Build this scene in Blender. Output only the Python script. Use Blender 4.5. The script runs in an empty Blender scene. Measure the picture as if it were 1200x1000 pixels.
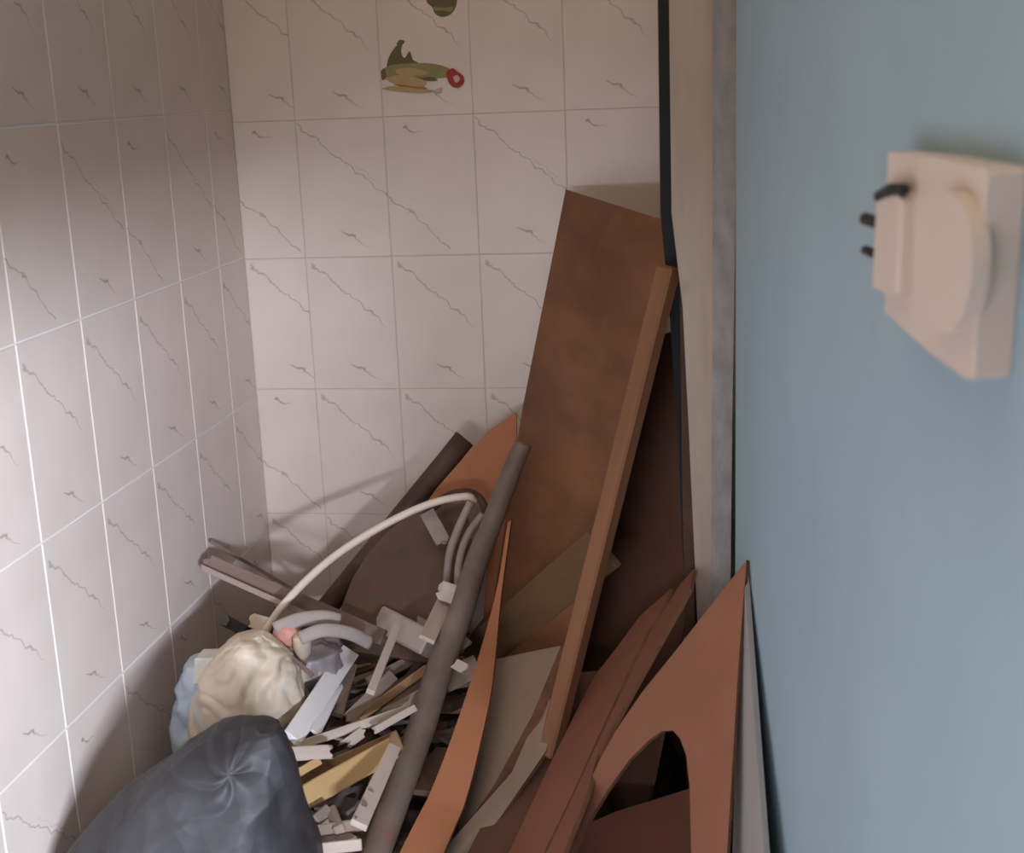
import bpy, bmesh, math, random
from mathutils import Vector, Matrix, noise
from mathutils.geometry import tessellate_polygon

C = bpy.context.scene
COL = C.collection
EYE = Vector((0, 0, 1.2))
D = 2.03                                   # distance of the back wall
# ------------------------------------------------------------------ camera
_y = Vector((250, 410, -1575)).normalized()
_z = Vector((-250, 6200, 1575)); _z = (_z - _y * _z.dot(_y)).normalized()
_x = _y.cross(_z)
RW = Matrix((_x, _y, _z))                  # camera axes -> world axes
cam_d = bpy.data.cameras.new('camera')
cam = bpy.data.objects.new('camera', cam_d); COL.objects.link(cam)
cam.matrix_world = Matrix.Translation(EYE) @ RW.to_4x4()
cam_d.sensor_width = 36; cam_d.lens = 36 * 1575 / 1200
cam_d.clip_start = 0.02
cam_d.dof.use_dof = True; cam_d.dof.focus_distance = 1.85; cam_d.dof.aperture_fstop = 10
C.camera = cam
# ------------------------------------------------------------------ light and exposure
C.view_settings.view_transform = 'Standard'; C.view_settings.look = 'None'
C.view_settings.gamma = 1; C.view_settings.use_curve_mapping = False
C.view_settings.exposure = 0.0
W = bpy.data.worlds.new('world'); C.world = W; W.use_nodes = True
W.node_tree.nodes['Background'].inputs[0].default_value = (0.80, 0.88, 1.0, 1)
W.node_tree.nodes['Background'].inputs[1].default_value = 0.30

def area(name, loc, target, sx, sy, power, color):
    l = bpy.data.lights.new(name, 'AREA'); l.shape = 'RECTANGLE'; l.size = sx; l.size_y = sy
    l.energy = power; l.color = color
    o = bpy.data.objects.new(name, l); COL.objects.link(o); o.location = loc
    o.rotation_euler = (Vector(target) - Vector(loc)).to_track_quat('-Z', 'Y').to_euler()
    return o
area('daylight', (1.12, -1.22, 0.925), (-0.75, 1.1, 0.7), 0.85, 0.08, 165, (0.80, 0.86, 1.0))
area('cool_fill_left', (-0.32, -1.5, 0.89), (-0.75, 1.2, 0.6), 0.6, 0.12, 17, (0.80, 0.84, 1.0))  # unseen cool fill, added to lift the blue and left walls
area('warm_fill_top', (-0.25, 0.45, 2.40), (-0.2, 1.0, 0.8), 1.3, 1.1, 13.5, (1.0, 0.82, 0.61))  # unseen warm fill added overhead to tint the upper walls

# ------------------------------------------------------------------ pixel helpers (1200 x 1000 frame)
def ray(px, py):
    c = Vector((px - 600, 500 - py, -1575)); return Vector((_x.dot(c), _y.dot(c), _z.dot(c)))
def P(px, py, y):
    d = ray(px, py); return EYE + d * (y / d.y)
def PZ(px, py, z):
    d = ray(px, py); return EYE + d * ((z - EYE.z) / d.z)
def PX(px, py, x):
    d = ray(px, py); return EYE + d * (x / d.x)
class Plane:
    def __init__(s, a, b, c):
        s.p = a; s.n = (b - a).cross(c - a).normalized()
        if s.n.dot(EYE - a) < 0: s.n = -s.n
    def at(s, px, py):
        d = ray(px, py); return EYE + d * (s.n.dot(s.p - EYE) / s.n.dot(d))
def ext(a, b, z=0.004):
    "carry the line a-b on down to height z"
    return b + (b - a) * ((z - b.z) / (b.z - a.z))

# ------------------------------------------------------------------ materials
def lin(c):
    f = lambda v: v / 12.92 if v <= 0.04045 else ((v + 0.055) / 1.055) ** 2.4
    return tuple(f(v / 255) for v in c) + (1,)
def nt(name):
    m = bpy.data.materials.new(name); m.use_nodes = True
    t = m.node_tree; return m, t, t.nodes['Principled BSDF']
def N(t, kind, **kw):
    n = t.nodes.new(kind)
    for k, v in kw.items(): setattr(n, k, v)
    return n
def ramp(t, fac, stops):
    r = N(t, 'ShaderNodeValToRGB'); e = r.color_ramp.elements
    while len(e) < len(stops): e.new(0.5)
    for i, (p, c) in enumerate(stops): e[i].position = p; e[i].color = c
    t.links.new(fac, r.inputs[0]); return r.outputs[0]
def mat(name, c1, c2, scale=(8, 8, 8), rough=0.7, bump=0.15, spots=None, c3=None, detail=5, metal=0, spec=0.4, trans=0):
    m, t, b = nt(name)
    tc = N(t, 'ShaderNodeTexCoord'); mp = N(t, 'ShaderNodeMapping'); mp.inputs['Scale'].default_value = scale
    t.links.new(tc.outputs['Object'], mp.inputs[0])
    oi = N(t, 'ShaderNodeObjectInfo')
    add = N(t, 'ShaderNodeVectorMath', operation='ADD'); mul = N(t, 'ShaderNodeVectorMath', operation='SCALE')
    cx = N(t, 'ShaderNodeCombineXYZ'); t.links.new(oi.outputs['Random'], cx.inputs[0]); t.links.new(oi.outputs['Random'], cx.inputs[1])
    mul.inputs['Scale'].default_value = 37; t.links.new(cx.outputs[0], mul.inputs[0])
    t.links.new(mp.outputs[0], add.inputs[0]); t.links.new(mul.outputs[0], add.inputs[1])
    no = N(t, 'ShaderNodeTexNoise'); no.inputs['Detail'].default_value = detail; no.inputs['Scale'].default_value = 1
    no.inputs['Roughness'].default_value = 0.6
    t.links.new(add.outputs[0], no.inputs['Vector'])
    st = [(0.32, lin(c1)), (0.68, lin(c2))]
    if c3: st = [(0.28, lin(c1)), (0.5, lin(c2)), (0.72, lin(c3))]
    col = ramp(t, no.outputs[0], st)
    if spots:
        n2 = N(t, 'ShaderNodeTexNoise'); n2.inputs['Scale'].default_value = spots[1]; n2.inputs['Detail'].default_value = 3
        t.links.new(tc.outputs['Object'], n2.inputs['Vector'])
        f = ramp(t, n2.outputs[0], [(spots[2], (0, 0, 0, 1)), (spots[2] + 0.12, (1, 1, 1, 1))])
        mx = N(t, 'ShaderNodeMix', data_type='RGBA'); t.links.new(f, mx.inputs[0]); t.links.new(col, mx.inputs[6])
        mx.inputs[7].default_value = lin(spots[0]); col = mx.outputs[2]
    t.links.new(col, b.inputs['Base Color'])
    b.inputs['Roughness'].default_value = rough; b.inputs['Metallic'].default_value = metal
    b.inputs['Specular IOR Level'].default_value = spec
    if trans: b.inputs['Transmission Weight'].default_value = trans
    if bump:
        bp = N(t, 'ShaderNodeBump'); bp.inputs['Strength'].default_value = bump; bp.inputs['Distance'].default_value = 0.004
        t.links.new(no.outputs[0], bp.inputs['Height']); t.links.new(bp.outputs[0], b.inputs['Normal'])
    return m

def tile_mat(name, strokes, base=(222, 209, 201), vein=(126, 110, 100)):
    """glazed tile: strokes are (x0, z0, x1, z1, w0, w1, strength) in the tile's own metres; a noise warp makes them waver"""
    m, t, b = nt(name)
    tc = N(t, 'ShaderNodeTexCoord')
    wn = N(t, 'ShaderNodeTexNoise'); wn.inputs['Scale'].default_value = 45; wn.inputs['Detail'].default_value = 3
    t.links.new(tc.outputs['Object'], wn.inputs['Vector'])
    s1 = N(t, 'ShaderNodeVectorMath', operation='SUBTRACT'); t.links.new(wn.outputs['Color'], s1.inputs[0]); s1.inputs[1].default_value = (.5, .5, .5)
    s2 = N(t, 'ShaderNodeVectorMath', operation='SCALE'); t.links.new(s1.outputs[0], s2.inputs[0]); s2.inputs['Scale'].default_value = 0.022
    pos = N(t, 'ShaderNodeVectorMath', operation='ADD'); t.links.new(tc.outputs['Object'], pos.inputs[0]); t.links.new(s2.outputs[0], pos.inputs[1])
    flat = N(t, 'ShaderNodeVectorMath', operation='MULTIPLY'); t.links.new(pos.outputs[0], flat.inputs[0]); flat.inputs[1].default_value = (1, 0, 1)
    total = None
    for (x0, z0, x1, z1, w0, w1, k) in strokes:
        a = Vector((x0, 0, z0)); d = Vector((x1, 0, z1)) - a
        pa = N(t, 'ShaderNodeVectorMath', operation='SUBTRACT'); t.links.new(flat.outputs[0], pa.inputs[0]); pa.inputs[1].default_value = a
        dt = N(t, 'ShaderNodeVectorMath', operation='DOT_PRODUCT'); t.links.new(pa.outputs[0], dt.inputs[0]); dt.inputs[1].default_value = d / d.length_squared
        cl = N(t, 'ShaderNodeClamp'); t.links.new(dt.outputs['Value'], cl.inputs[0])
        sc = N(t, 'ShaderNodeVectorMath', operation='SCALE'); sc.inputs[0].default_value = d; t.links.new(cl.outputs[0], sc.inputs['Scale'])
        di = N(t, 'ShaderNodeVectorMath', operation='DISTANCE'); t.links.new(pa.outputs[0], di.inputs[0]); t.links.new(sc.outputs[0], di.inputs[1])
        wd = N(t, 'ShaderNodeMapRange'); t.links.new(cl.outputs[0], wd.inputs[0]); wd.inputs[3].default_value = w0; wd.inputs[4].default_value = w1
        q = N(t, 'ShaderNodeMath', operation='DIVIDE'); t.links.new(di.outputs['Value'], q.inputs[0]); t.links.new(wd.outputs[0], q.inputs[1])
        mr = N(t, 'ShaderNodeMapRange', interpolation_type='SMOOTHSTEP'); t.links.new(q.outputs[0], mr.inputs[0])
        mr.inputs[1].default_value = 0.0; mr.inputs[2].default_value = 1.3; mr.inputs[3].default_value = k * 0.85; mr.inputs[4].default_value = 0
        if total is None: total = mr.outputs[0]
        else:
            mx = N(t, 'ShaderNodeMath', operation='MAXIMUM'); t.links.new(total, mx.inputs[0]); t.links.new(mr.outputs[0], mx.inputs[1]); total = mx.outputs[0]
    n2 = N(t, 'ShaderNodeTexNoise'); n2.inputs['Scale'].default_value = 9
    t.links.new(tc.outputs['Object'], n2.inputs['Vector'])
    g = ramp(t, n2.outputs[0], [(0.3, lin(tuple(v - 5 for v in base))), (0.7, lin(tuple(v + 4 for v in base)))])
    mix = N(t, 'ShaderNodeMix', data_type='RGBA'); t.links.new(total, mix.inputs[0]); t.links.new(g, mix.inputs[6]); mix.inputs[7].default_value = lin(vein)
    t.links.new(mix.outputs[2], b.inputs['Base Color'])
    b.inputs['Roughness'].default_value = 0.42; b.inputs['Specular IOR Level'].default_value = 0.35
    return m

V1 = [(.012, .200, .060, .158, .0020, .0012, .55), (.060, .158, .112, .112, .0011, .0018, .62), (.112, .112, .124, .098, .0018, .0006, .5),
      (.062, .040, .084, .034, .0006, .0026, .75), (.084, .034, .108, .012, .0022, .0005, .45)]
V2 = [(.002, .207, .050, .165, .0012, .0012, .6), (.050, .165, .095, .128, .0011, .0016, .65), (.095, .128, .140, .090, .0010, .0014, .6), (.07, .158, .125, .112, .0004, .0012, .35),
      (.060, .040, .082, .034, .0006, .0028, .8), (.082, .034, .104, .012, .0020, .0005, .45)]
V3 = [(.0, .090, .045, .058, .0014, .0012, .6), (.045, .058, .092, .012, .0012, .0018, .6), (.030, .196, .045, .188, .0022, .0022, .8), (.045, .188, .064, .184, .0016, .0004, .5)]
M = {}
for k, s in (('marble_tile_a', V1), ('marble_tile_b', V2), ('marble_tile_c', V3)): M[k] = tile_mat(k, s)
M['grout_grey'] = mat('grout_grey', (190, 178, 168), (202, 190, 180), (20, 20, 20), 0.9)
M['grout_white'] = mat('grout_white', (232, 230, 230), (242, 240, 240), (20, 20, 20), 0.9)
M['plaster'] = mat('plaster', (190, 180, 168), (205, 196, 184), (6, 6, 6), 0.9)
M['concrete'] = mat('concrete', (110, 103, 96), (140, 132, 124), (9, 9, 9), 0.95, 0.3)
M['blue_paint'] = mat('blue_paint', (144, 169, 182), (151, 176, 188), (5, 5, 5), 0.6, 0.05, spots=((137, 162, 174), 30, 0.70))
M['cream_paint'] = mat('cream_paint', (168, 154, 140), (152, 136, 122), (30, 30, 2.5), 0.7, 0.2, spots=((150, 140, 112), 16, 0.66))
M['grey_plaster'] = mat('grey_plaster', (124, 120, 118), (146, 142, 140), (60, 60, 25), 0.95, 0.5)
M['black_gap'] = mat('gap_shade', (22, 24, 28), (30, 31, 35), (9, 9, 9), 0.8, 0)  # black that stands for the shade in the gap
M['panel_brown'] = mat('panel_brown', (100, 62, 38), (130, 84, 52), (5, 5, 14), 0.62, 0.08, spots=((122, 84, 46), 10, 0.60))
M['raw_edge'] = mat('raw_edge', (190, 160, 125), (206, 178, 142), (30, 30, 30), 0.9)
M['stick_wood'] = mat('stick_wood', (112, 76, 50), (134, 92, 62), (3, 30, 30), 0.7, 0.2)
M['strip_brown'] = mat('strip_brown', (66, 46, 36), (84, 60, 46), (30, 30, 3), 0.8)
M['orange_board'] = mat('orange_board', (154, 97, 64), (171, 112, 77), (6, 6, 6), 0.65, 0.06, spots=((150, 92, 62), 8, 0.6))
M['red_board'] = mat('red_board', (112, 68, 51), (128, 80, 61), (6, 6, 6), 0.65, 0.06)
M['front_board'] = mat('front_board', (118, 75, 54), (134, 87, 64), (6, 6, 6), 0.65, 0.06, spots=((140, 95, 70), 7, 0.66))
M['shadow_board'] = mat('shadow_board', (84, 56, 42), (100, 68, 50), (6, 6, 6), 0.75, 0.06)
M['board_edge'] = mat('board_edge', (92, 62, 46), (122, 86, 62), (30, 30, 30), 0.9)
M['olive_board'] = mat('olive_board', (88, 70, 58), (108, 86, 72), (8, 8, 8), 0.8, 0.1, spots=((116, 66, 60), 18, 0.60))
M['grey_slab'] = mat('grey_slab', (122, 102, 86), (142, 122, 104), (6, 6, 6), 0.8, 0.12, spots=((112, 88, 70), 8, 0.62))
M['dark_plank'] = mat('dark_plank', (92, 68, 44), (112, 84, 56), (4, 20, 20), 0.8, 0.2)
M['pole_grey'] = mat('pole_grey', (104, 90, 80), (130, 114, 102), (14, 14, 14), 0.6, 0.15, spots=((136, 90, 72), 12, 0.64))
M['rod_dark'] = mat('rod_dark', (70, 50, 40), (98, 76, 60), (12, 12, 12), 0.7, 0.15)
M['tube_white'] = mat('tube_white', (222, 206, 192), (236, 222, 208), (12, 12, 12), 0.45, 0.02)
M['hose_grey'] = mat('hose_grey', (134, 120, 114), (160, 146, 138), (12, 12, 12), 0.5, 0.02)
M['slat_brown'] = mat('slat_brown', (112, 92, 86), (138, 118, 110), (3, 30, 30), 0.8, 0.2)
M['slat_pale'] = mat('slat_pale', (158, 140, 134), (178, 160, 152), (3, 30, 30), 0.8, 0.2)
M['white_plank'] = mat('white_plank', (244, 244, 250), (252, 252, 255), (6, 20, 20), 0.6, 0.08)
M['grey_wood'] = mat('grey_wood', (140, 124, 114), (172, 154, 142), (4, 34, 34), 0.85, 0.3)
M['dark_wood'] = mat('dark_wood', (86, 72, 64), (120, 102, 88), (4, 34, 34), 0.9, 0.3)
M['pale_wood'] = mat('pale_wood', (188, 174, 164), (208, 194, 184), (4, 34, 34), 0.8, 0.2)
M['yellow_wood'] = mat('yellow_wood', (196, 162, 112), (214, 182, 132), (3, 22, 22), 0.75, 0.15)
M['brown_wood'] = mat('brown_wood', (156, 122, 92), (172, 138, 106), (3, 22, 22), 0.75, 0.15)
M['foam_grey'] = mat('foam_grey', (158, 148, 144), (176, 166, 160), (20, 20, 20), 0.8, 0.1)
M['block_grey'] = mat('block_grey', (182, 168, 160), (194, 180, 172), (40, 40, 40), 0.85, 0.12)
M['carton'] = mat('carton', (214, 214, 206), (226, 226, 220), (12, 12, 12), 0.7, 0.05, spots=((150, 160, 120), 30, 0.66))
M['pink_plastic'] = mat('pink_plastic', (200, 140, 128), (216, 160, 148), (20, 20, 20), 0.5, 0.05)
M['beige_cup'] = mat('beige_cup', (196, 178, 158), (210, 192, 172), (20, 20, 20), 0.6, 0.05)
M['black_plastic'] = mat('black_plastic', (30, 28, 30), (48, 44, 46), (20, 20, 20), 0.6, 0.1)
def bagmat(name, *a, **k):
    m = mat(name, *a, **k); t = m.node_tree; b = t.nodes['Principled BSDF']
    tc = N(t, 'ShaderNodeTexCoord'); wn = N(t, 'ShaderNodeTexNoise'); wn.inputs['Scale'].default_value = 9; t.links.new(tc.outputs['Object'], wn.inputs['Vector'])
    sc = N(t, 'ShaderNodeVectorMath', operation='SCALE'); t.links.new(wn.outputs['Color'], sc.inputs[0]); sc.inputs['Scale'].default_value = 0.12
    ad = N(t, 'ShaderNodeVectorMath', operation='ADD'); t.links.new(tc.outputs['Object'], ad.inputs[0]); t.links.new(sc.outputs[0], ad.inputs[1])
    mp = N(t, 'ShaderNodeMapping'); mp.inputs['Scale'].default_value = (1, 1, .5); t.links.new(ad.outputs[0], mp.inputs[0])
    v = N(t, 'ShaderNodeTexVoronoi'); v.inputs['Scale'].default_value = 26; t.links.new(mp.outputs[0], v.inputs['Vector'])
    bp = N(t, 'ShaderNodeBump'); bp.inputs['Strength'].default_value = 0.32; bp.inputs['Distance'].default_value = 0.01
    t.links.new(v.outputs['Distance'], bp.inputs['Height']); t.links.new(bp.outputs[0], b.inputs['Normal'])
    return m
M['bag_black'] = bagmat('bag_black', (44, 44, 47), (60, 60, 64), (14, 14, 14), 0.55, 0.35, spec=0.5)
M['bag_beige'] = bagmat('bag_beige', (206, 190, 168), (224, 210, 190), (22, 22, 22), 0.42, 0.25, spots=((198, 204, 208), 14, 0.58), spec=0.5)
M['bag_lilac'] = bagmat('bag_lilac', (140, 130, 136), (160, 150, 154), (14, 14, 14), 0.4, 0.2, spec=0.5)
M['bag_blue'] = bagmat('bag_blue', (176, 194, 212), (206, 214, 222), (18, 18, 18), 0.4, 0.2, spots=((120, 158, 192), 20, 0.58), spec=0.5)
M['pale_panel'] = mat('pale_panel', (140, 138, 136), (158, 156, 154), (5, 5, 5), 0.8, 0.05)
M['socket_white'] = mat('socket_white', (206, 192, 182), (212, 198, 188), (4, 4, 4), 0.35, 0)
M['rubble'] = mat('rubble', (70, 60, 54), (112, 98, 88), (40, 40, 40), 0.95, 0.3)
def plain(name, c, rough=0.7):
    return mat(name, c, tuple(min(255, v + 10) for v in c), (60, 60, 60), rough, 0)
M['leaf'] = plain('print_leaf', (98, 90, 58)); M['leaf2'] = plain('print_leaf_light', (136, 130, 84))
M['corn'] = plain('print_corn', (174, 146, 104)); M['rust'] = plain('print_rust', (156, 104, 70)); M['red'] = plain('print_red', (150, 50, 46)); M['pinkp'] = plain('print_pink', (206, 160, 150))

# ------------------------------------------------------------------ object helpers
def tag(o, label=None, cat=None, group=None, kind=None):
    if label: o['label'] = label
    if cat: o['category'] = cat
    if group: o['group'] = group
    if kind: o['kind'] = kind
    return o
def link(name, verts, faces, mats, parent=None, fm=None, smooth=False, origin=None):
    """one mesh object; the origin goes to the middle of its base"""
    vs = [Vector(v) for v in verts]
    if parent is not None: o0 = parent.matrix_world.translation.copy() if parent.parent is None else origin or Vector()
    else:
        o0 = origin or Vector((sum(v.x for v in vs) / len(vs), sum(v.y for v in vs) / len(vs), min(v.z for v in vs)))
    me = bpy.data.meshes.new(name); me.from_pydata([v - o0 for v in vs], [], faces)
    for m in (mats if isinstance(mats, (list, tuple)) else [mats]): me.materials.append(M[m])
    if fm:
        for p, i in zip(me.polygons, fm): p.material_index = i
    if smooth:
        for p in me.polygons: p.use_smooth = True
    bm = bmesh.new(); bm.from_mesh(me); bmesh.ops.recalc_face_normals(bm, faces=bm.faces); bm.to_mesh(me); bm.free()
    o = bpy.data.objects.new(name, me); COL.objects.link(o)
    if parent is not None: o.parent = parent
    else: o.location = o0; o.matrix_world = Matrix.Translation(o0)
    return o
def empty(name, loc):
    o = bpy.data.objects.new(name, None); COL.objects.link(o); o.location = loc; o.matrix_world = Matrix.Translation(loc); return o
def boxv(a, b):
    v = [(x, y, z) for x in (a[0], b[0]) for y in (a[1], b[1]) for z in (a[2], b[2])]
    f = [(0, 1, 3, 2), (4, 6, 7, 5), (0, 4, 5, 1), (2, 3, 7, 6), (0, 2, 6, 4), (1, 5, 7, 3)]
    return v, f
def box(name, a, b, m, parent=None):
    v, f = boxv(a, b); return link(name, v, f, m, parent)
def bevel(o, w, seg=2):
    md = o.modifiers.new('bevel', 'BEVEL'); md.width = w; md.segments = seg; md.limit_method = 'ANGLE'; return o
def sheet(name, outline, th, m, nrm, holes=(), parent=None, edge=None, warp=0):
    """a flat board: outline (and holes) in world points, given thickness away from the viewer"""
    loops = [list(outline)] + [list(h) for h in holes]
    tris = tessellate_polygon(loops)
    pts = [p for l in loops for p in l]; n = len(pts)
    back = [p - nrm * th for p in pts]
    faces = [tuple(t) for t in tris] + [tuple(i + n for i in reversed(t)) for t in tris]; fm = [0] * len(faces)
    k = 0
    for l in loops:
        for i in range(len(l)):
            j = (i + 1) % len(l); faces.append((k + i, k + j, k + j + n, k + i + n)); fm.append(1 if edge else 0)
        k += len(l)
    return link(name, pts + back, faces, [m, edge] if edge else m, parent, fm)
def curve(pts, n=8):
    "Catmull-Rom through points"
    out = []
    q = [pts[0] * 2 - pts[1]] + list(pts) + [pts[-1] * 2 - pts[-2]]
    for i in range(1, len(q) - 2):
        for s in range(n):
            t = s / n; a, b, c, d = q[i - 1:i + 3]
            out.append(0.5 * ((2 * b) + (c - a) * t + (2 * a - 5 * b + 4 * c - d) * t * t + (3 * b - a - 3 * c + d) * t ** 3))
    out.append(pts[-1]); return out
def tube(name, pts, rad, m, parent=None, seg=14, n=8, flat=1.0, bumpy=0):
    ps = curve(pts, n) if n else pts
    vs = []; fs = []; N_ = len(ps)
    up = Vector((0.3, -0.8, 0.5)).normalized()
    for i, p in enumerate(ps):
        t = (ps[min(i + 1, N_ - 1)] - ps[max(i - 1, 0)]).normalized()
        a = t.cross(up).normalized(); b = t.cross(a)
        r = rad(i / (N_ - 1)) if callable(rad) else rad
        for k in range(seg):
            g = 2 * math.pi * k / seg; rr = r * (1 + bumpy * noise.noise(p * 60 + Vector((k, 0, 0))))
            vs.append(p + a * math.cos(g) * rr + b * math.sin(g) * rr * flat)
    for i in range(N_ - 1):
        for k in range(seg):
            k2 = (k + 1) % seg; fs.append((i * seg + k, i * seg + k2, (i + 1) * seg + k2, (i + 1) * seg + k))
    fs.append(tuple(range(seg))); fs.append(tuple((N_ - 1) * seg + k for k in reversed(range(seg))))
    o = link(name, vs, fs, m, parent, smooth=True)
    o.data.polygons[-1].use_smooth = False; o.data.polygons[-2].use_smooth = False
    return o
rnd = random.Random(7)
def stick(name, p0, p1, w, th, m, roll=0, jag0=0, jag1=0, bend=0, taper=1.0, parent=None, spin=0):
    """a straight offcut from p0 to p1, w wide, th thick; jag = how broken each end is"""
    p0 = Vector(p0); p1 = Vector(p1); L = (p1 - p0).length; ax = (p1 - p0).normalized()
    face = (EYE - (p0 + p1) / 2).normalized() if roll == 'cam' else Vector((0, 0, 1))
    if abs(ax.dot(face)) > 0.95: face = Vector((0, -1, 0))
    zz = (face - ax * face.dot(ax)).normalized(); yy = zz.cross(ax)
    rot = Matrix((ax, yy, zz)).transposed()
    if spin: rot = rot @ Matrix.Rotation(math.radians(spin), 3, 'X')
    if roll != 'cam' and roll: rot = rot @ Matrix.Rotation(roll, 3, 'X')
    n = 5; k = 5
    vs = []; fs = []
    for i in range(n):
        u = i / (n - 1)
        for s in (1, -1):
            for j in range(k):
                v = j / (k - 1) - 0.5
                x = u * L
                if i == 0: x += rnd.uniform(0, jag0)
                if i == n - 1: x -= rnd.uniform(0, jag1)
                ww = w * (1 + (taper - 1) * u) * (1 + rnd.uniform(-.03, .03))
                vs.append(Vector((x, v * ww, s * th / 2 + bend * 4 * u * (1 - u))))
    def id(i, s, j): return i * 2 * k + (0 if s > 0 else k) + j
    for i in range(n - 1):
        for j in range(k - 1):
            fs.append((id(i, 1, j), id(i + 1, 1, j), id(i + 1, 1, j + 1), id(i, 1, j + 1)))
            fs.append((id(i, -1, j + 1), id(i + 1, -1, j + 1), id(i + 1, -1, j), id(i, -1, j)))
        for j in (0, k - 1):
            fs.append((id(i, 1, j), id(i, -1, j), id(i + 1, -1, j), id(i + 1, 1, j)))
    for i in (0, n - 1):
        for j in range(k - 1): fs.append((id(i, 1, j), id(i, 1, j + 1), id(i, -1, j + 1), id(i, -1, j)))
    me = bpy.data.meshes.new(name); me.from_pydata(vs, [], fs); me.materials.append(M[m])
    bm = bmesh.new(); bm.from_mesh(me); bmesh.ops.recalc_face_normals(bm, faces=bm.faces); bm.to_mesh(me); bm.free()
    o = bpy.data.objects.new(name, me); COL.objects.link(o)
    o.matrix_world = Matrix.Translation(p0) @ rot.to_4x4()
    if parent is not None:
        o.parent = parent; o.matrix_parent_inverse = parent.matrix_world.inverted()
    return bevel(o, min(w, th) * 0.12, 1)

# ------------------------------------------------------------------ the setting
XL = -0.7492
TOP = 2.5
def S(o): o['kind'] = 'structure'; return o
floor = S(box('floor', (-0.95, -1.6, -0.1), (1.8, D + 0.15, 0), 'concrete'))
ceil_ = S(box('ceiling', (-0.95, -1.6, TOP), (1.8, D + 0.15, TOP + 0.1), 'plaster'))
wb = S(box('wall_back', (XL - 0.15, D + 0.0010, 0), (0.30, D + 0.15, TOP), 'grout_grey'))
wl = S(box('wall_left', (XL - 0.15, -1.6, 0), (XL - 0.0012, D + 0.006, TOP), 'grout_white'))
S(box('wall_right', (0.06, 1.505, 0), (0.30, D + 0.006, TOP), 'plaster'))

def tile_mesh(name, w, h, m, cut=1.0, g=0.0006):
    th = 0.006; c = 0.0009                       # joint, thickness, eased edge
    x1 = w * cut
    o = [(g, th, g), (x1 - g, th, g), (x1 - g, th, h - g), (g, th, h - g)]
    f0 = [(g, c, g), (x1 - g, c, g), (x1 - g, c, h - g), (g, c, h - g)]
    f1 = [(g + c, 0, g + c), (x1 - g - c, 0, g + c), (x1 - g - c, 0, h - g - c), (g + c, 0, h - g - c)]
    vs = o + f0 + f1
    fs = [(8, 9, 10, 11)]
    for i in range(4):
        j = (i + 1) % 4; fs += [(i, j, j + 4, i + 4), (i + 4, j + 4, j + 8, i + 8)]
    me = bpy.data.meshes.new(name); me.from_pydata(vs, [], fs); me.materials.append(M[m])
    bm = bmesh.new(); bm.from_mesh(me); bmesh.ops.recalc_face_normals(bm, faces=bm.faces); bm.to_mesh(me); bm.free()
    return me
def lay(wall, rowz, h, w, start, n, place, limit):
    cache = {}
    for r in range(-5, 8):
        z = rowz + r * h
        if z > TOP - 0.02 or z + h < 0.02: continue
        for c in range(n):
            odd = (c + (0 if r % 2 else 1)) % 2
            kind = 'marble_tile_a' if r not in (0, 3, -3, 5) else ('marble_tile_b' if c % 2 == 0 else 'marble_tile_c')
            pos = start + c * w
            cut = min(1.0, (limit - pos) / w)
            hh = min(h, TOP - z)
            zz = z
            if z < 0: continue
            if cut < 0.06: continue
            key = (kind, round(cut, 3), round(hh, 3))
            if key not in cache: cache[key] = tile_mesh('tile', w, hh, kind, cut, 0.0011 if wall is wl else 0.0004)
            t = bpy.data.objects.new('tile', cache[key]); COL.objects.link(t)
            place(t, pos, zz); t.parent = wall; t.matrix_parent_inverse = wall.matrix_world.inverted()
def place_back(t, p, z): t.location = (p, D, z)
def place_left(t, p, z): t.location = (XL, p, z); t.rotation_euler = (0, 0, math.pi / 2)
WB = 0.1385
lay(wb, 0.9505, 0.2105, WB, -0.3725 - 2 * WB, 6, place_back, 0.15)
for r in range(-4, 8):                                       # the cut tiles in the corner
    z = 0.9505 + r * 0.2105
    cutw = -0.3725 - 2 * WB - XL
    m_ = tile_mesh('tile', cutw, min(0.2105, TOP - z), 'marble_tile_c' if r in (0, -2) else 'marble_tile_a')
    t = bpy.data.objects.new('tile', m_); COL.objects.link(t); t.location = (XL, D, z); t.parent = wb; t.matrix_parent_inverse = wb.matrix_world.inverted()
# rotating the tile by 90 degrees makes its own x run along +y and its face look to +x
WL = 0.1515
lay(wl, 0.953, 0.2255, WL, 1.315 - 15 * WL, 20, place_left, D)

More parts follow.
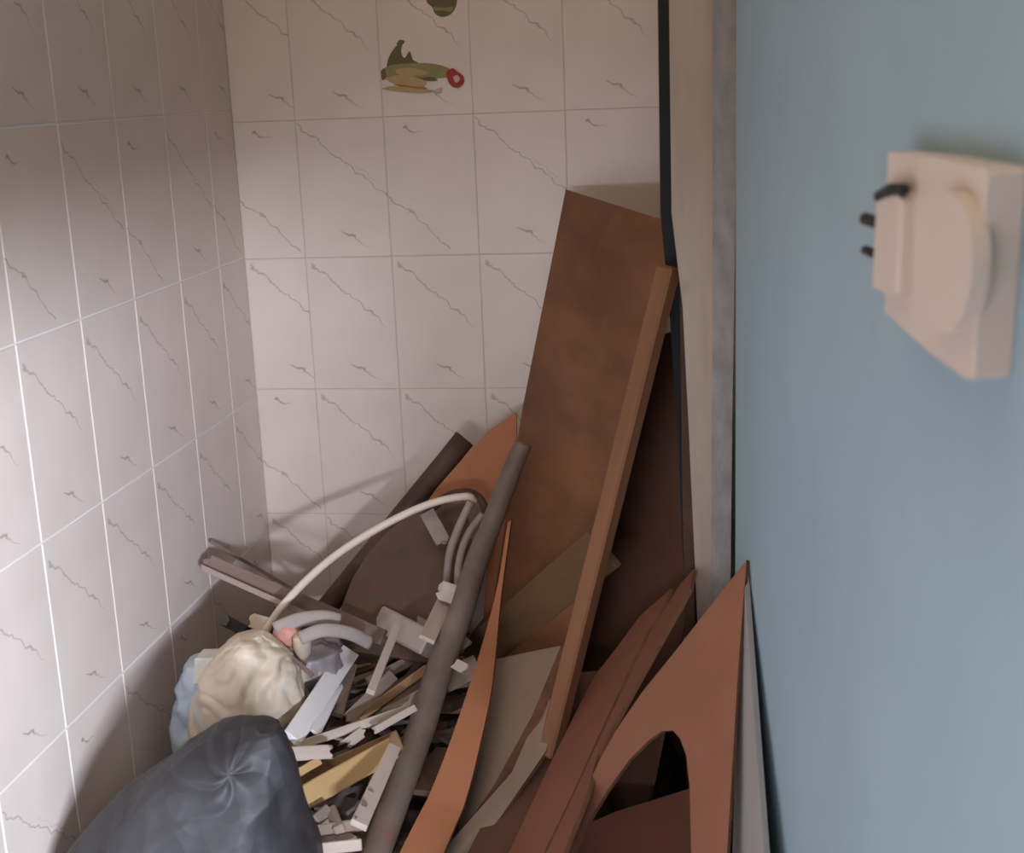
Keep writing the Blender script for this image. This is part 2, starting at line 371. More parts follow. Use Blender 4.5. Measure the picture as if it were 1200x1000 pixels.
# the plain print of vegetables on two tiles of the back wall
def blob(pts, m, dy):
    vs = [P(x, y, D - dy) for x, y in pts]; return vs, m
def print_obj(name, shapes, label):
    vs = []; fs = []; fm = []; ms = []
    for i, (pts, m) in enumerate(shapes):
        if m not in ms: ms.append(m)
        k = len(vs); y = D - 0.0004 - 0.0002 * i
        c = [sum(p[0] for p in pts) / len(pts), sum(p[1] for p in pts) / len(pts)]
        sm = curve([Vector((p[0], p[1], 0)) for p in pts] + [Vector((pts[0][0], pts[0][1], 0))], 4)[:-1]
        vs += [P(p.x, p.y, y) for p in sm]
        tr = tessellate_polygon([[Vector((p.x, p.y, 0)) for p in sm]])
        for t in tr: fs.append(tuple(k + j for j in t)); fm.append(ms.index(m))
    o = link(name, vs, fs, ms, wb, fm); o['label'] = label
    return o
print_obj('vegetable_print', [
    ([(452, 84), (456, 66), (466, 52), (472, 50), (470, 60), (474, 68), (480, 60), (484, 70), (490, 74), (484, 80), (470, 84), (462, 90)], 'leaf'),
    ([(464, 52), (468, 47), (474, 48), (472, 52)], 'leaf'),
    ([(448, 82), (460, 76), (500, 74), (526, 80), (528, 90), (500, 92), (470, 92), (450, 90)], 'leaf2'),
    ([(462, 82), (478, 79), (500, 84), (496, 88), (470, 88)], 'corn'),
    ([(446, 84), (450, 80), (453, 90), (448, 94)], 'leaf'),
    ([(450, 92), (470, 88), (492, 92), (500, 98), (488, 102), (462, 98)], 'corn'),
    ([(460, 98), (484, 101), (500, 103), (494, 107), (474, 104)], 'rust'),
    ([(446, 104), (462, 101), (488, 104), (508, 106), (494, 109), (464, 107)], 'corn'),
    ([(492, 92), (504, 90), (513, 94), (503, 95)], 'leaf'),
    ([(510, 105), (518, 103), (517, 108), (511, 109)], 'pinkp'),
    ([(523, 84), (530, 80), (536, 84), (543, 90), (543, 98), (536, 103), (528, 100), (524, 92)], 'red'),
    ([(531, 90), (536, 88), (539, 93), (535, 97), (532, 94)], 'pinkp')],
    'faded vegetable bunch with red radish printed on the tile')
print_obj('vegetable_print', [
    ([(498, -12), (500, 2), (506, 8), (510, 16), (518, 20), (528, 17), (534, 8), (536, -4), (534, -20), (504, -20)], 'leaf'),
    ([(507, 8), (520, 9), (531, 8), (528, 14), (518, 12), (510, 13)], 'leaf2')],
    'dark green round vegetable printed on the tile')
print_obj('speckle_print', [([(213, 187), (219, 188), (219, 192), (214, 191)], 'leaf2')], 'faint green speck')

# door frame and its strips between the nook and the blue wall
def column(name, left, right, y0, y1, m, label=None):
    """left/right: pixel edges down the member; front face at y0"""
    lf = [P(x, y, y0) for x, y in left]; rt = [P(x, y, y0) for x, y in right]
    lf = [ext(lf[1], lf[0], TOP)] + lf + [ext(lf[-2], lf[-1], 0.0)]
    rt = [ext(rt[1], rt[0], TOP)] + rt + [ext(rt[-2], rt[-1], 0.0)]
    n = len(lf); dv = Vector((0, y1 - y0, 0))
    vs = lf + rt + [p + dv for p in lf] + [p + dv for p in rt]; fs = []
    for i in range(n - 1):
        fs += [(i, i + 1, n + i + 1, n + i), (2 * n + i, 3 * n + i, 3 * n + i + 1, 2 * n + i + 1),
               (i, 2 * n + i, 2 * n + i + 1, i + 1), (n + i, n + i + 1, 3 * n + i + 1, 3 * n + i)]
    fs += [(0, n, 3 * n, 2 * n), (n - 1, 3 * n - 1, 4 * n - 1, 2 * n - 1)]
    o = S(link(name, vs, fs, m)); return o
ys = (0, 250, 360, 500, 700)
column('trim_1', list(zip((784, 787, 800, 807, 816), ys)), list(zip((836, 836, 836, 835, 834), ys)), 1.475, 1.53, 'cream_paint')
column('trim_2', list(zip((835, 835, 835, 834, 833), ys)), list(zip((863, 862, 860, 858, 856), ys)), 1.452, 1.50, 'grey_plaster')
column('gap_shade_strip', list(zip((771, 774, 784, 794, 802), ys)), list(zip((790, 793, 806, 812, 820), ys)), 1.545, 1.60, 'black_gap')  # black strip standing in for the dark gap beside the frame
bd = Vector((-0.12253, 0.99245, 0)).normalized(); bn = Vector((-bd.y, bd.x, 0))          # along the blue wall, and out of it to the left
be = P(862, 500, 1.44); be.z = 0
bo = be - bd * 1.10
nn = Vector((0.12, 0.0, 0))
vs = []
for z in (0, TOP):
    vs += [be + Vector((0, 0, z)), bo + Vector((0, 0, z)), bo + Vector((0.14, 0, z)), be + Vector((0.27, 0, z))]
S(link('wall_door_side', vs, [(0, 1, 2, 3), (4, 7, 6, 5), (0, 4, 5, 1), (1, 5, 6, 2), (2, 6, 7, 3), (3, 7, 4, 0)], 'blue_paint'))
# unseen blocker added behind the viewer; its low edge cuts off the daylight
S(box('blocker_front', (-0.9, -0.62, 0.95), (1.8, -0.52, TOP), 'plaster'))
S(box('wall_far_right', (1.8, -1.6, 0), (1.9, D + 0.15, TOP), 'plaster'))
def on_blue(px, py):
    d = ray(px, py); return EYE + d * (bn.dot(be - EYE) / bn.dot(d))

# ------------------------------------------------------------------ wall socket on the blue wall
sk = empty('wall_socket', on_blue(1112, 320))
tag(sk, 'cream square electrical socket with a raised round cover on the blue wall', 'socket')
def loc(u, v, h):            # u along wall (towards viewer +), v up, h out of the wall
    return sk.location - bd * u + Vector((0, 0, v)) + bn * h
def sock_px(px, py, h):
    d = ray(px, py); q = be + bn * h
    return EYE + d * (bn.dot(q - EYE) / bn.dot(d))
def plate(name, outline, h0, h1, m, ring=None):
    """plate with px outline at its front face height h1"""
    fr = [sock_px(x, y, h1) for x, y in outline]
    bk = [p - bn * (h1 - h0) for p in fr]
    if ring:
        R = [sock_px(x, y, h1) for x, y in ring]
    n = len(fr)
    loops = [fr] + ([R] if ring else [])
    tr = tessellate_polygon(loops)
    pts = [p for l in loops for p in l]
    k = len(pts); allv = pts + bk; fs = [tuple(t) for t in tr]
    for i in range(n):
        j = (i + 1) % n; fs.append((i, j, k + j, k + i))
    fs.append(tuple(range(k, k + n)))
    if ring:
        dn = len(ring); base = len(allv)
        cen = sum(R, Vector()) / dn
        allv += [cen + (p - cen) * 0.90 - bn * 0.010 for p in R]
        for i in range(dn):
            j = (i + 1) % dn; fs.append((n + i, n + j, base + j, base + i))
        fs.append(tuple(range(base, base + dn)))
    o = link(name, allv, fs, m, sk)
    return bevel(o, 0.0022, 3)
el = [(1108 + 29 * math.cos(a) + 4 * math.sin(a), 308 - 84 * math.sin(a) + 6 * math.cos(a)) for a in [2 * math.pi * i / 28 for i in range(28)]]
plate('faceplate', [(1040, 178), (1092, 184), (1154, 196), (1156, 206), (1140, 442), (1132, 446), (1086, 412), (1036, 366)], 0, 0.016, 'socket_white')
plate('round_cover', el, 0.014, 0.0225, 'socket_white')
pl = plate('plug_body', [(1026, 232), (1050, 226), (1056, 232), (1050, 346), (1040, 348), (1021, 338)], 0.012, 0.023, 'socket_white')
for y, r in ((262, .0034), (300, .0026)):
    a = sock_px(1034, y, 0.018)
    tube('plug_pin', [a, a + bn * 0.002 + bd * 0.014, a + bn * 0.003 + bd * 0.026], r, 'black_plastic', sk, n=0)
a = sock_px(1030, 230, .022); b = sock_px(1060, 222, .022)
tube('cable_grommet', [a, (a + b) / 2 + Vector((0, 0, .002)), b], .0028, 'black_plastic', sk, n=0)

# ------------------------------------------------------------------ the boards leaning in the corner
def board(name, refs, outline, th, m, label, cat='board', edge='board_edge', holes=(), down=None, group=None):
    """refs: three (px,py,y); outline px points; down=(i,j,k,l): carry edge i->j and l->k down to the floor between j and k"""
    pln = Plane(*[P(*r) for r in refs])
    o = [pln.at(*p) for p in outline]
    if down:
        i, j, k, l = down
        o = o[:j + 1] + [ext(o[i], o[j]), ext(o[l], o[k])] + o[k:]
    hs = [[pln.at(*p) for p in h] for h in holes]
    ob = sheet(name, o, th, m, pln.n, hs, edge=edge)
    return tag(ob, label, cat, group), pln

# tall brown panel, from the back wall to the door frame
p_tall, pl_tall = board('hardboard_panel', [(663, 222, 1.99), (790, 260, 1.63), (600, 560, 1.86)],
      [(663, 222), (612, 480), (600, 560), (570, 760), (664, 760), (706, 600), (745, 470), (780, 350), (791, 262)], 0.006, 'panel_brown',
      'tall brown hardboard panel with pale raw top edge leaning in the corner', edge='raw_edge', down=(2, 3, 4, 5))
# the batten in front of it
a = P(784, 312, 1.50); b = P(664, 800, 1.45); b2 = ext(a, b, b.z - .09)
st = stick('wooden_batten', b2, a, 0.022, 0.022, 'stick_wood', roll='cam', spin=-32)
tag(st, 'long light brown wooden batten leaning in front of the tall brown panel', 'batten')
# thin dark strip beside the frame
a = P(803, 335, 1.53); b = P(808, 690, 1.53)
tag(stick('dark_strip', ext(a, b), a, 0.013, 0.012, 'strip_brown', roll='cam'), 'thin dark brown strip standing upright against the cream door frame', 'lath')
# plank slanting behind the batten
tag(stick('dark_plank', pl_tall.at(562, 776) + pl_tall.n * .015, pl_tall.at(722, 645) + pl_tall.n * .015, 0.055, 0.010, 'dark_plank', roll='cam'),
    'short dark olive brown plank slanting behind the light brown batten', 'plank')

board('dark_infill', [(712, 590, 1.70), (804, 555, 1.62), (712, 760, 1.62)],  # added sheet, its dark brown standing for shade on the wall behind
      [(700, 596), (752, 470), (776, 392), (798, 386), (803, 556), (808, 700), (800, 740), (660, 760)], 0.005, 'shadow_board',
      'dark brown sheet added for the shade between the batten and the door frame', down=(5, 6, 7, 0))
# orange board with the round cut-out, high in the corner
def arc(cx, cy, rx, ry, a0, a1, n, tilt=0):
    out = []
    for i in range(n + 1):
        a = math.radians(a0 + (a1 - a0) * i / n); x = rx * math.cos(a); y = -ry * math.sin(a); t = math.radians(tilt)
        out.append((cx + x * math.cos(t) - y * math.sin(t), cy + x * math.sin(t) + y * math.cos(t)))
    return out
board('cut_out_board', [(605, 483, 1.93), (500, 590, 1.87), (590, 640, 1.84)],
      [(605, 483), (572, 505), (540, 540), (512, 572), (498, 592), (470, 640), (500, 640), (516, 592)] + [(530, 580), (545, 574), (558, 578), (568, 592), (572, 620), (568, 700)] + [(592, 700), (600, 600), (606, 530)],
      0.005, 'orange_board', 'orange board with a pointed top and a round cut-out, near the dark rod', down=(12, 13, 14, 15))

# olive brown curved board under it
board('curved_board', [(500, 600, 1.86), (400, 700, 1.76), (520, 720, 1.72)],
      [(480, 603), (455, 622), (430, 650), (412, 680), (400, 712), (396, 760), (520, 780), (545, 740), (556, 660), (545, 590), (510, 590)],
      0.005, 'olive_board', 'dull brown stained board with a curved edge under the white tube')

# long round dark rod against the back wall
a = P(545, 514, 1.93); b = P(398, 694, 1.84); m_ = a.lerp(b, .5)
rod = tube('round_rod', [a, m_, b, ext(a, b, .32)], 0.0165, 'rod_dark', n=3, seg=18, bumpy=.06)
tag(rod, 'thick dark brown round rod leaning on the tiled back wall', 'rod')

# long grey pole across the heap
pp = [P(613, 520, 1.80), P(598, 556, 1.78), P(577, 612, 1.74), P(558, 660, 1.70), P(541, 716, 1.655), P(520, 770, 1.61), P(492, 858, 1.52), P(441, 1000, 1.38)]
pp.append(ext(pp[-2], pp[-1], .03))
pole = tube('grey_pole', pp, lambda t: 0.0125 + 0.0055 * min(1, t * 1.6), 'pole_grey', seg=18, bumpy=.05)
tag(pole, 'long grey weathered round pole crossing in front of the scrap heap', 'pole')

# narrow twisted orange board right of the pole
a = [P(595, 612, 1.70), P(580, 700, 1.62), P(548, 810, 1.52), P(508, 920, 1.45), P(468, 1000, 1.37)]
b = [P(599, 610, 1.70), P(587, 700, 1.62), P(577, 800, 1.54), P(563, 870, 1.48), P(545, 940, 1.44), P(520, 1000, 1.39)]
a.append(ext(a[-2], a[-1], .1)); b.append(ext(b[-2], b[-1], .1))
A = curve(a, 6); B = curve(b, 5)
k = 24
rs = lambda L, i: L[min(int(i * (len(L) - 1) / k), len(L) - 2)].lerp(L[min(int(i * (len(L) - 1) / k) + 1, len(L) - 1)], i * (len(L) - 1) / k - min(int(i * (len(L) - 1) / k), len(L) - 2))
vs = []
for i in range(k + 1): vs += [rs(A, i), rs(B, i), rs(B, i) + Vector((.001, .005, -.002)), rs(A, i) + Vector((.001, .005, -.002))]
fs = []; fm = []
for i in range(k):
    for j in range(4): fs.append((4 * i + j, 4 * i + (j + 1) % 4, 4 * i + 4 + (j + 1) % 4, 4 * i + 4 + j)); fm.append(0 if j in (0, 2) else 1)
fs += [(0, 1, 2, 3), (4 * k, 4 * k + 3, 4 * k + 2, 4 * k + 1)]; fm += [1, 1]
o = link('narrow_board', vs, fs, ['orange_board', 'board_edge'], None, fm, smooth=True)
es = o.modifiers.new('split', 'EDGE_SPLIT'); es.split_angle = math.radians(40)
tag(o, 'narrow twisted orange board just right of the long grey pole', 'board')

# grey slab with a brown edge
board('grey_slab', [(577, 773, 1.66), (657, 757, 1.47), (545, 965, 1.47)],
      [(657, 757), (617, 765), (580, 773), (566, 800), (548, 880), (530, 985), (546, 968), (578, 922), (624, 838)], 0.012, 'grey_slab',
      'dusty grey brown slab with square top corner between narrow orange board and batten', cat='slab', edge='board_edge', down=(4, 5, 6, 7))
board('grey_strip_board', [(655, 820, 1.45), (640, 815, 1.46), (545, 1000, 1.42)],
      [(655, 822), (638, 818), (600, 905), (512, 1005), (546, 1005), (585, 960), (640, 880)], 0.008, 'grey_slab',
      'narrow dusty grey strip lying low along the edge of the grey slab', cat='board', edge='board_edge', down=(2, 3, 4, 5))

board('dark_infill', [(655, 800, 1.53), (700, 800, 1.50), (560, 1000, 1.40)],
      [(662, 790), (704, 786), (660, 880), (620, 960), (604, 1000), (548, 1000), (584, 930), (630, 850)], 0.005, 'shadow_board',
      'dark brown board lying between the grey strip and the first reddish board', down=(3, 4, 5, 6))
# two reddish brown boards behind the front one
board('reddish_board', [(785, 690, 1.50), (600, 1000, 1.30), (640, 1000, 1.24)],
      [(786, 690), (750, 722), (722, 760), (694, 796), (645, 895), (596, 1000), (637, 1000), (672, 928), (707, 850), (745, 768)], 0.005, 'red_board',
      'reddish brown board with pointed top, broader and further left of the two behind', down=(4, 5, 6, 7))
board('reddish_board', [(813, 668, 1.46), (638, 1000, 1.24), (655, 1000, 1.20)],
      [(813, 667), (798, 684), (765, 735), (712, 846), (640, 1000), (660, 1000), (688, 930), (700, 884), (752, 790), (808, 690)], 0.005, 'red_board',
      'slender reddish brown board with pointed top, touching the cream door frame', down=(3, 4, 5, 6))

# the front board with its oval hole, and the pale panel against the blue wall
hole = [(655, 1040), (672, 1000), (690, 962), (712, 926), (738, 890), (760, 868), (776, 857), (788, 856), (797, 866), (804, 885), (808, 920), (809, 960), (810, 1010), (806, 1080), (790, 1150), (750, 1190), (700, 1180), (660, 1120)]
fb, pf = board('front_board', [(875, 657, 1.325), (852, 1000, 1.17), (650, 1000, 1.25)],
      [(875, 656), (850, 688), (822, 724), (786, 770), (752, 812), (722, 856), (704, 888), (688, 924), (664, 972), (648, 1004), (600, 1110), (846, 1110), (852, 1000), (858, 900), (864, 800), (869, 730)],
      0.006, 'front_board', 'large brown board with pointed corner and big oval hole, nearest the blue wall', holes=[hole], down=(9, 10, 11, 12))
pv = [on_blue(878, 664) + bn * .006, on_blue(922, 1000) + bn * .02, P(858, 1010, 1.22), P(866, 760, 1.31)]
pv2 = [ext(pv[0], pv[1]), ext(pv[3], pv[2])]
o = link('leaning_sheet', [pv[0], pv2[0], pv2[1], pv[3]] + [p + Vector((.005, .006, 0)) for p in (pv[0], pv2[0], pv2[1], pv[3])],
         [(0, 1, 2, 3), (4, 7, 6, 5), (0, 4, 5, 1), (1, 5, 6, 2), (2, 6, 7, 3), (3, 7, 4, 0)], 'pale_panel')
tag(o, 'pale grey triangular panel leaning flat on the blue wall behind the holed board', 'sheet')
# brown board lying low behind the hole
board('low_board', [(700, 960, 1.42), (820, 920, 1.46), (760, 1010, 1.38)],
      [(668, 975), (720, 952), (816, 922), (826, 1010), (640, 1010)], 0.006, 'red_board', 'dark reddish board seen low through the oval hole', down=(2, 3, 4, 0))

# ------------------------------------------------------------------ the heap
def wob(x, y): return 0.325 + 0.05 * noise.noise(Vector((x * 5, y * 5, 1))) + 0.05 * (y - 1.4)
n1, n2 = 30, 34
vs = []; fs = []
for i in range(n1 + 1):
    for j in range(n2 + 1):
        x = XL + 0.008 + i / n1 * 0.70; y = 1.12 + j / n2 * (D - 0.01 - 1.12)
        e = min(1, (x - XL + .25) / .25, (XL + .72 - x) / .12, (y - 1.08) / .22)
        vs.append(Vector((x, y, max(0.002, wob(x, y) * e - rnd.random() * 0.03))))
for i in range(n1):
    for j in range(n2):
        a = i * (n2 + 1) + j; fs.append((a, a + n2 + 1, a + n2 + 2, a + 1))
k = len(vs)
base = [Vector((v.x, v.y, 0.0)) for v in vs]
vs += base
for i in range(n1): fs += [(i * (n2 + 1), (i + 1) * (n2 + 1), k + (i + 1) * (n2 + 1), k + i * (n2 + 1)), (i * (n2 + 1) + n2, k + i * (n2 + 1) + n2, k + (i + 1) * (n2 + 1) + n2, (i + 1) * (n2 + 1) + n2)]
for j in range(n2): fs += [(j, k + j, k + j + 1, j + 1), (n1 * (n2 + 1) + j, n1 * (n2 + 1) + j + 1, k + n1 * (n2 + 1) + j + 1, k + n1 * (n2 + 1) + j)]
for i in range(n1):
    for j in range(n2):
        a = k + i * (n2 + 1) + j; fs.append((a, a + 1, a + n2 + 2, a + n2 + 1))
o = link('debris_mound', vs, fs, 'rubble'); tag(o, 'dusty brown rubble and splinters making up the base of the heap', 'debris', kind='stuff')

# scraps lying over the mound, jumbled
mats_ = ['grey_wood', 'dark_wood', 'grey_wood', 'dark_wood', 'brown_wood', 'slat_brown']
for i in range(95):
    y = rnd.uniform(1.34, 1.93); x = rnd.uniform(-0.60, -0.30 if y > 1.52 else -0.48); ang = rnd.choice([.5, .7, 1.0, 1.25, 2.4, 0.2]) + rnd.uniform(-.25, .25)
    L = rnd.uniform(.06, .17); z = wob(x, y) + rnd.uniform(-.005, .04)
    if x < -.45 and y > 1.5: z -= .03
    dx = Vector((math.cos(ang), math.sin(ang), rnd.uniform(-.18, .18))) * L / 2
    c = Vector((x, y, z))
    o = stick('wood_scrap', c - dx, c + dx, rnd.uniform(.008, .024), rnd.uniform(.004, .012), rnd.choice(mats_), roll=rnd.uniform(-.5, .5), jag0=rnd.choice([0, .006, .012]), jag1=rnd.choice([0, .006, .012]))
    mk = o.data.materials[0].name
    nm = {'grey_wood': 'weathered grey', 'dark_wood': 'dark grimy', 'brown_wood': 'light brown', 'slat_brown': 'mauve brown'}[mk]
    tag(o, 'small %s wood offcut jumbled deep in the scrap heap' % nm, 'offcut', '%s offcuts jumbled in the heap' % nm)

def scrap(name, x0, y0, x1, y1, z0, z1, w, th, m, label, cat='offcut', **kw):
    o = stick(name, PZ(x0, y0, z0), PZ(x1, y1, z1), w, th, m, **kw)
    return tag(o, label, cat)
# long slats at the left, from the tiled wall down into the heap
a = PX(238, 656, XL + .012); scrap_y = P(450, 748, 1.66)
tag(stick('batten', a, scrap_y, .022, .010, 'slat_brown', roll='cam', jag0=.012), 'long brown grey slat reaching from the left wall into the heap', 'slat')
a = PX(246, 634, XL + .006); b = P(362, 702, 1.86)
tag(stick('thin_lath', a, b, .005, .005, 'slat_brown', roll='cam'), 'very thin dark lath just above the long slat by the corner', 'lath')
a = PX(234, 664, XL + .012); b = P(420, 748, 1.64)
tag(stick('batten', a, b, .008, .012, 'slat_pale', roll='cam', jag0=.01), 'thin pinkish pale slat directly under the long slat', 'slat')
# grey bent foam strips
tag(tube('foam_strip', [P(322, 738, 1.57), P(350, 727, 1.58), P(378, 724, 1.59), P(398, 728, 1.60)], .010, 'foam_grey', flat=.5), 'upper of two grey bent foam strips behind the plastic bags', 'strip')
tag(tube('foam_strip', [P(352, 748, 1.55), P(378, 739, 1.56), P(408, 742, 1.58), P(434, 754, 1.60)], .009, 'foam_grey', flat=.5), 'lower of two grey bent foam strips, above the white plank', 'strip')

scrap('white_plank', 341, 868, 410, 764, .44, .455, .026, .008, 'white_plank', 'bright white broken plank lying across the heap', 'plank', roll='cam', jag0=.006)
scrap('white_splinter', 368, 862, 398, 800, .436, .437, .014, .004, 'white_plank', 'narrow white splintered piece along the right side of the white plank', roll='cam', jag0=.016, jag1=.02)
scrap('grey_block', 447, 726, 505, 756, .47, .47, .036, .022, 'block_grey', 'pale grey rectangular block on the heap beside the long pole', 'block', roll='cam')
scrap('grey_batten_piece', 462, 712, 512, 738, .475, .475, .010, .012, 'grey_wood', 'grey stick lying along the back of the pale grey block', roll='cam')
scrap('pale_stick', 434, 812, 466, 733, .475, .50, .011, .007, 'pale_wood', 'thin pale stick leaning over the front of the grey block', roll='cam')
scrap('brown_stick', 395, 838, 412, 780, .42, .43, .016, .008, 'grey_wood', 'short greyish stick just right of the white plank', roll='cam')
scrap('grey_stick', 345, 876, 476, 832, .43, .44, .011, .008, 'pale_wood', 'long thin grey stick lying above the pale wedge piece', roll='cam', jag0=.01)
scrap('bright_stick', 438, 857, 486, 830, .44, .445, .009, .008, 'pale_wood', 'short bright stick pointing at the long pole', roll='cam', jag0=.004)
scrap('pale_wedge', 338, 884, 392, 881, .435, .435, .017, .010, 'pale_wood', 'small whitish wedge of wood beside the black bag', roll='cam', jag1=.008)
scrap('grey_chunk', 388, 868, 424, 852, .42, .43, .020, .012, 'grey_wood', 'stubby grey chunk under the long thin grey stick', roll='cam', jag0=.01, jag1=.01)
scrap('grey_chunk', 404, 874, 428, 856, .425, .43, .013, .010, 'pale_wood', 'paler stubby chunk left of the bright stick', roll='cam', jag0=.01, jag1=.01)
scrap('brown_plank', 340, 924, 468, 868, .40, .41, .026, .010, 'brown_wood', 'brown plank lying right behind the yellow plank', 'plank', roll='cam')
scrap('yellow_plank', 352, 938, 466, 874, .41, .42, .028, .014, 'yellow_wood', 'yellow wooden plank sticking out beside the black bag', 'plank', roll='cam', jag1=.02)
scrap('yellow_offcut', 346, 908, 374, 892, .425, .425, .010, .008, 'yellow_wood', 'small yellowish offcut behind the yellow plank', roll='cam', jag0=.004)
h = scrap('perforated_stick', 420, 968, 462, 876, .425, .435, .020, .008, 'pale_wood', 'pale stick with dark round holes near its lower end', roll='cam', taper=.8)
for (x, y) in ((434, 928), (427, 943), (417, 958)):
    q = PZ(x, y, .431); dq = (EYE - q).normalized()
    oh = tube('hole', [q - dq * .004, q + dq * .0056], .0036 if y < 950 else .0016, 'dark_wood', n=0, seg=12, parent=None)
    oh.parent = h; oh.matrix_parent_inverse = h.matrix_world.inverted(); oh['label'] = 'dark round hole'
scrap('grey_stick', 432, 800, 512, 758, .43, .43, .015, .008, 'grey_wood', 'grey brown stick rising towards the pole below the grey block', roll='cam')
scrap('grey_stick', 405, 846, 460, 792, .425, .44, .017, .008, 'grey_wood', 'broad grey stick crossing under the pale leaning stick', roll='cam', jag0=.01)
scrap('grey_stick', 420, 842, 500, 784, .42, .44, .012, .008, 'brown_wood', 'slim brown stick lying beside the broad grey stick', roll='cam')
scrap('grey_stick', 450, 838, 508, 806, .425, .435, .014, .008, 'grey_wood', 'grey stick end tucked behind the pole above the bright stick', roll='cam')
scrap('grey_stick', 362, 976, 428, 966, .40, .40, .014, .010, 'grey_wood', 'low grey stick lying crosswise below the pale stick with holes', roll='cam')
scrap('grey_stick', 370, 996, 424, 990, .395, .395, .013, .010, 'pale_wood', 'lowest pale stick at the bottom of the heap', roll='cam')
scrap('grey_chunk', 368, 964, 384, 950, .405, .405, .014, .012, 'grey_wood', 'little grey cube of wood at the black bag edge', roll='cam')
scrap('grey_chunk', 388, 950, 398, 974, .402, .402, .013, .012, 'grey_wood', 'little grey chunk standing right of the small cube', roll='cam')
scrap('grey_slat_piece', 500, 750, 524, 700, .50, .51, .022, .006, 'pale_wood', 'small pale slat piece between the grey block and the pole', roll='cam', jag1=.01)
scrap('grey_slat_piece', 516, 730, 548, 760, .46, .47, .020, .006, 'grey_wood', 'small grey slat piece behind the pole', roll='cam', jag1=.01)
scrap('grey_slat_piece', 492, 930, 528, 880, .36, .36, .04, .008, 'olive_board', 'flat olive grey offcut between the pole and the narrow board')
scrap('grey_slat_piece', 520, 800, 560, 780, .44, .45, .03, .006, 'grey_wood', 'broad grey offcut between pole and narrow board, upper one', roll='cam')
scrap('white_chip', 530, 776, 548, 786, .47, .47, .014, .004, 'pale_wood', 'tiny white chip right of the long pole', 'chip', roll='cam', jag0=.01, jag1=.01)

# hoses
tag(tube('white_tube', [P(266, 866, 1.50), P(276, 815, 1.54), P(296, 768, 1.58), P(330, 712, 1.64), P(382, 660, 1.70), P(440, 621, 1.75), P(500, 592, 1.78), P(545, 582, 1.79), P(556, 588, 1.80)], .0055, 'tube_white'),
    'long thin white tube arching from the beige bag up to the orange board', 'tube')
tag(tube('grey_hose', [P(552, 588, 1.79), P(538, 618, 1.78), P(527, 650, 1.76), P(524, 690, 1.74), P(528, 720, 1.72)], .006, 'hose_grey'), 'pale bent hose hanging from the end of the white tube, left one', 'hose')
tag(tube('grey_hose', [P(566, 602, 1.78), P(548, 628, 1.77), P(538, 660, 1.75), P(536, 700, 1.73)], .0055, 'hose_grey'), 'grey bent hose hanging next to the pole, right one', 'hose')
tag(tube('bent_band', [P(498, 604, 1.83), P(524, 582, 1.83), P(552, 578, 1.83), P(568, 596, 1.82), P(566, 640, 1.8)], .006, 'rod_dark'), 'dark brown bent band around the round cut-out', 'band')
tag(stick('bent_scrap', P(500, 600, 1.80), P(522, 640, 1.78), .022, .004, 'hose_grey', roll='cam', jag1=.01), 'grey flap hanging inside the round cut-out', 'flap')
tag(stick('bent_scrap', P(512, 690, 1.70), P(540, 700, 1.69), .026, .004, 'pale_wood', roll='cam', jag0=.012, jag1=.01), 'small pale flap of board at the foot of the hoses', 'flap')

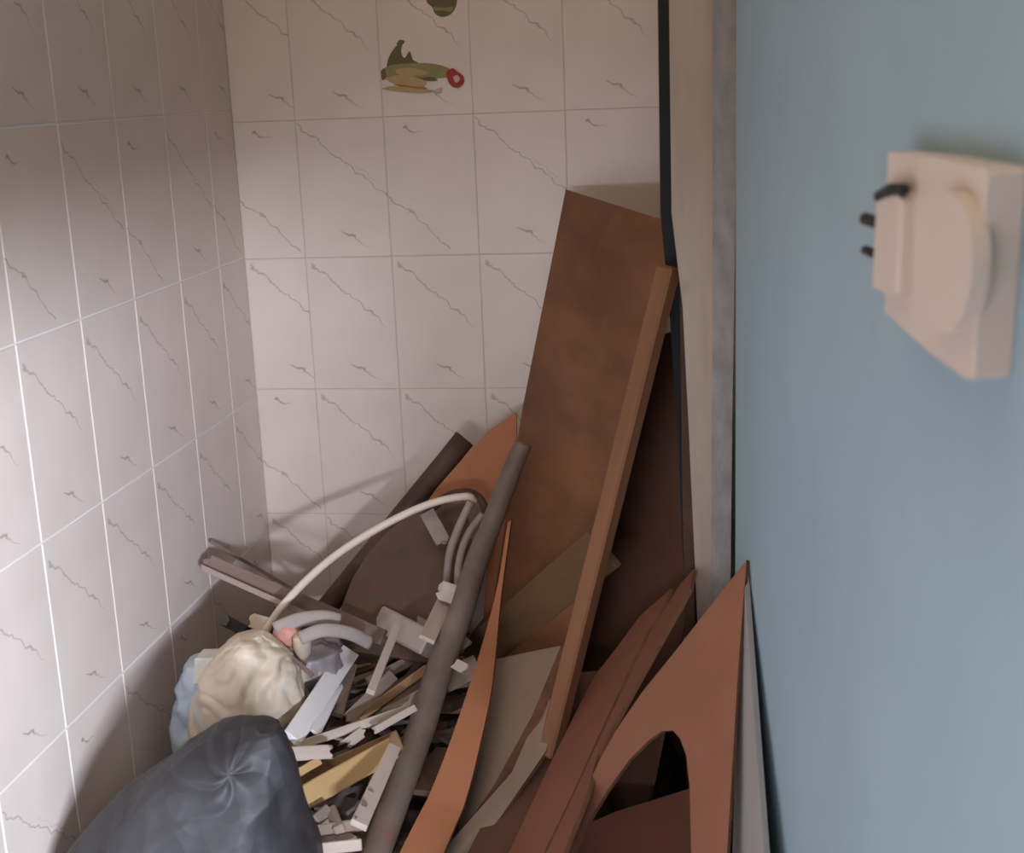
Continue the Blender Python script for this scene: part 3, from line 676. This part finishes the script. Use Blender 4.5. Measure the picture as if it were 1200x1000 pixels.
# ------------------------------------------------------------------ bags
def bag(name, sil, yc, depth, m, label, cat='bag', crumple=.010, freq=14, zb=0.0, seed=0, seg=72, rows=56, parent=None, lean=0, gather=None, gamp=.007):
    """sil: list of (py, left px, right px) from the top down at distance yc; a closed crumpled skin round it"""
    rr = []
    for py, l, r in sil:
        a = P(l, py, yc + lean * (py - sil[0][0])); b = P(r, py, yc + lean * (py - sil[0][0])); rr.append(((a + b) / 2, (b - a).length / 2))
    c0, r0 = rr[-1]
    if c0.z > zb + .02: rr.append((Vector((c0.x, c0.y, zb)), r0 * 1.02))
    cs = []
    for i in range(rows + 1):
        t = i / rows * (len(rr) - 1); k = min(int(t), len(rr) - 2); f = t - k
        cs.append((rr[k][0].lerp(rr[k + 1][0], f), rr[k][1] * (1 - f) + rr[k + 1][1] * f))
    vs = []; fs = []
    rmax = max(r for _, r in cs)
    for i, (c, r) in enumerate(cs):
        dd = depth * min(1, (r / rmax)) ** .7
        for k in range(seg):
            g = 2 * math.pi * k / seg
            d = Vector((math.cos(g), math.sin(g), 0))
            p = c + Vector((d.x * r, d.y * dd, 0))
            q = p * freq + Vector((seed, seed * 2, 0))
            warp = Vector((noise.noise(q * .6), noise.noise(q * .6 + Vector((5, 5, 5))), noise.noise(q * .6 + Vector((9, 1, 4)))))
            v1 = noise.voronoi(Vector((q.x, q.y, q.z * .6)) * .8 + warp * .8)[0]; v2 = noise.voronoi(Vector((q.x, q.y, q.z * .8)) * 2.0 + warp)[0]
            s = min(v1[0], .8) * 1.6 - .4; s2 = min(v2[0], .8) * 1.6 - .4
            v3 = noise.voronoi(q * 4.2 + warp * 2)[0]
            off = crumple * (s * 1.0 + .5 * s2 + .22 * min(v3[0], .8) - .6)
            edge = min(1, i / 3)
            if gather is not None:
                w = Vector((p.x - gather.x, 0, p.z - gather.z)); rr_ = w.length; th_ = math.atan2(w.z, w.x) + 2.2 * noise.noise(q * .9) + 9 * rr_
                if p.y < c.y: off += gamp * (abs(math.sin(th_ * 3.5)) - .6) * math.exp(-rr_ / .09) * min(1, rr_ / .012)
            vs.append(p + (d + Vector((0, 0, .25))) * off * edge + Vector((0, 0, crumple * .3 * s * edge)))
    for i in range(rows):
        for k in range(seg):
            k2 = (k + 1) % seg; fs.append((i * seg + k, i * seg + k2, (i + 1) * seg + k2, (i + 1) * seg + k))
    fs.append(tuple(range(seg))); fs.append(tuple(rows * seg + k for k in reversed(range(seg))))
    for v in vs: v.x = max(v.x, XL + .004)
    o = link(name, vs, fs, m, parent, smooth=True)
    return tag(o, label, cat)
bag('rubbish_bag', [(851, 306, 326), (854, 290, 331), (862, 262, 336), (872, 236, 341), (884, 212, 345), (905, 186, 350), (930, 158, 354), (965, 124, 359), (1000, 92, 366), (1060, 60, 376), (1160, 20, 390)], 1.24, .14, 'bag_black',
    'crumpled black plastic rubbish bag standing at the front left of the heap', seg=190, rows=170, crumple=.014, freq=8, gather=P(236, 952, 1.11), gamp=.0045)
bag('beige_bag', [(744, 286, 304), (750, 272, 318), (760, 258, 330), (775, 246, 342), (800, 236, 352), (830, 230, 356), (870, 226, 352), (930, 228, 350)], 1.52, .07, 'bag_beige',
    'crumpled beige plastic bag under the white tube', crumple=.008, freq=17, zb=.3, seed=3, seg=130, rows=100, gather=P(318, 770, 1.46), gamp=.009)
bag('lilac_bag', [(752, 350, 372), (760, 320, 396), (778, 300, 404), (810, 300, 396), (860, 305, 380), (900, 310, 370)], 1.62, .06, 'bag_lilac',
    'greyish lilac plastic bag between the beige bag and the white plank', crumple=.012, freq=20, zb=.3, seed=8)
bag('blue_bag', [(772, 224, 246), (784, 214, 252), (810, 208, 254), (850, 205, 250), (900, 206, 246)], 1.53, .035, 'bag_blue',
    'pale blue and white plastic bag squeezed against the left wall', crumple=.008, freq=26, zb=.3, seed=5)
bv = [P(228, 772, 1.49), P(256, 771, 1.50), P(252, 800, 1.49), P(226, 802, 1.48)]
o = link('small_carton', bv + [p + Vector((.0, .03, 0)) for p in bv], [(0, 1, 2, 3), (4, 7, 6, 5), (0, 4, 5, 1), (1, 5, 6, 2), (2, 6, 7, 3), (3, 7, 4, 0)], 'carton'); bevel(o, .001)
tag(o, 'small white carton on the pale blue bag', 'carton')
bag('pink_lump', [(731, 330, 344), (736, 324, 350), (744, 322, 352), (752, 326, 350), (758, 332, 344)], 1.58, .018, 'pink_plastic', 'small pink plastic lump just right of the white tube', 'plastic', crumple=.003, freq=40, zb=.40, seg=40, rows=24)
bag('beige_cup', [(742, 346, 356), (746, 343, 362), (756, 343, 364), (768, 347, 362), (774, 351, 358)], 1.57, .014, 'beige_cup', 'small crushed beige cup right of the pink lump', 'cup', crumple=.003, freq=40, zb=.40, seg=40, rows=24)
tag(stick('thin_red_lath', P(314, 746, 1.56), P(366, 792, 1.52), .006, .005, 'slat_brown', roll='cam'), 'thin reddish lath lying over the lilac bag', 'lath')
tag(stick('black_fragment', P(262, 727, 1.66), P(292, 742, 1.64), .016, .010, 'black_plastic', roll='cam', jag0=.02, jag1=.01), 'small black plastic fragment above the beige bag', 'fragment')
tag(stick('pale_fragment', P(292, 726, 1.64), P(318, 734, 1.62), .020, .008, 'beige_cup', roll='cam', jag0=.01, jag1=.01), 'small pale crumpled fragment beside the black one', 'fragment')
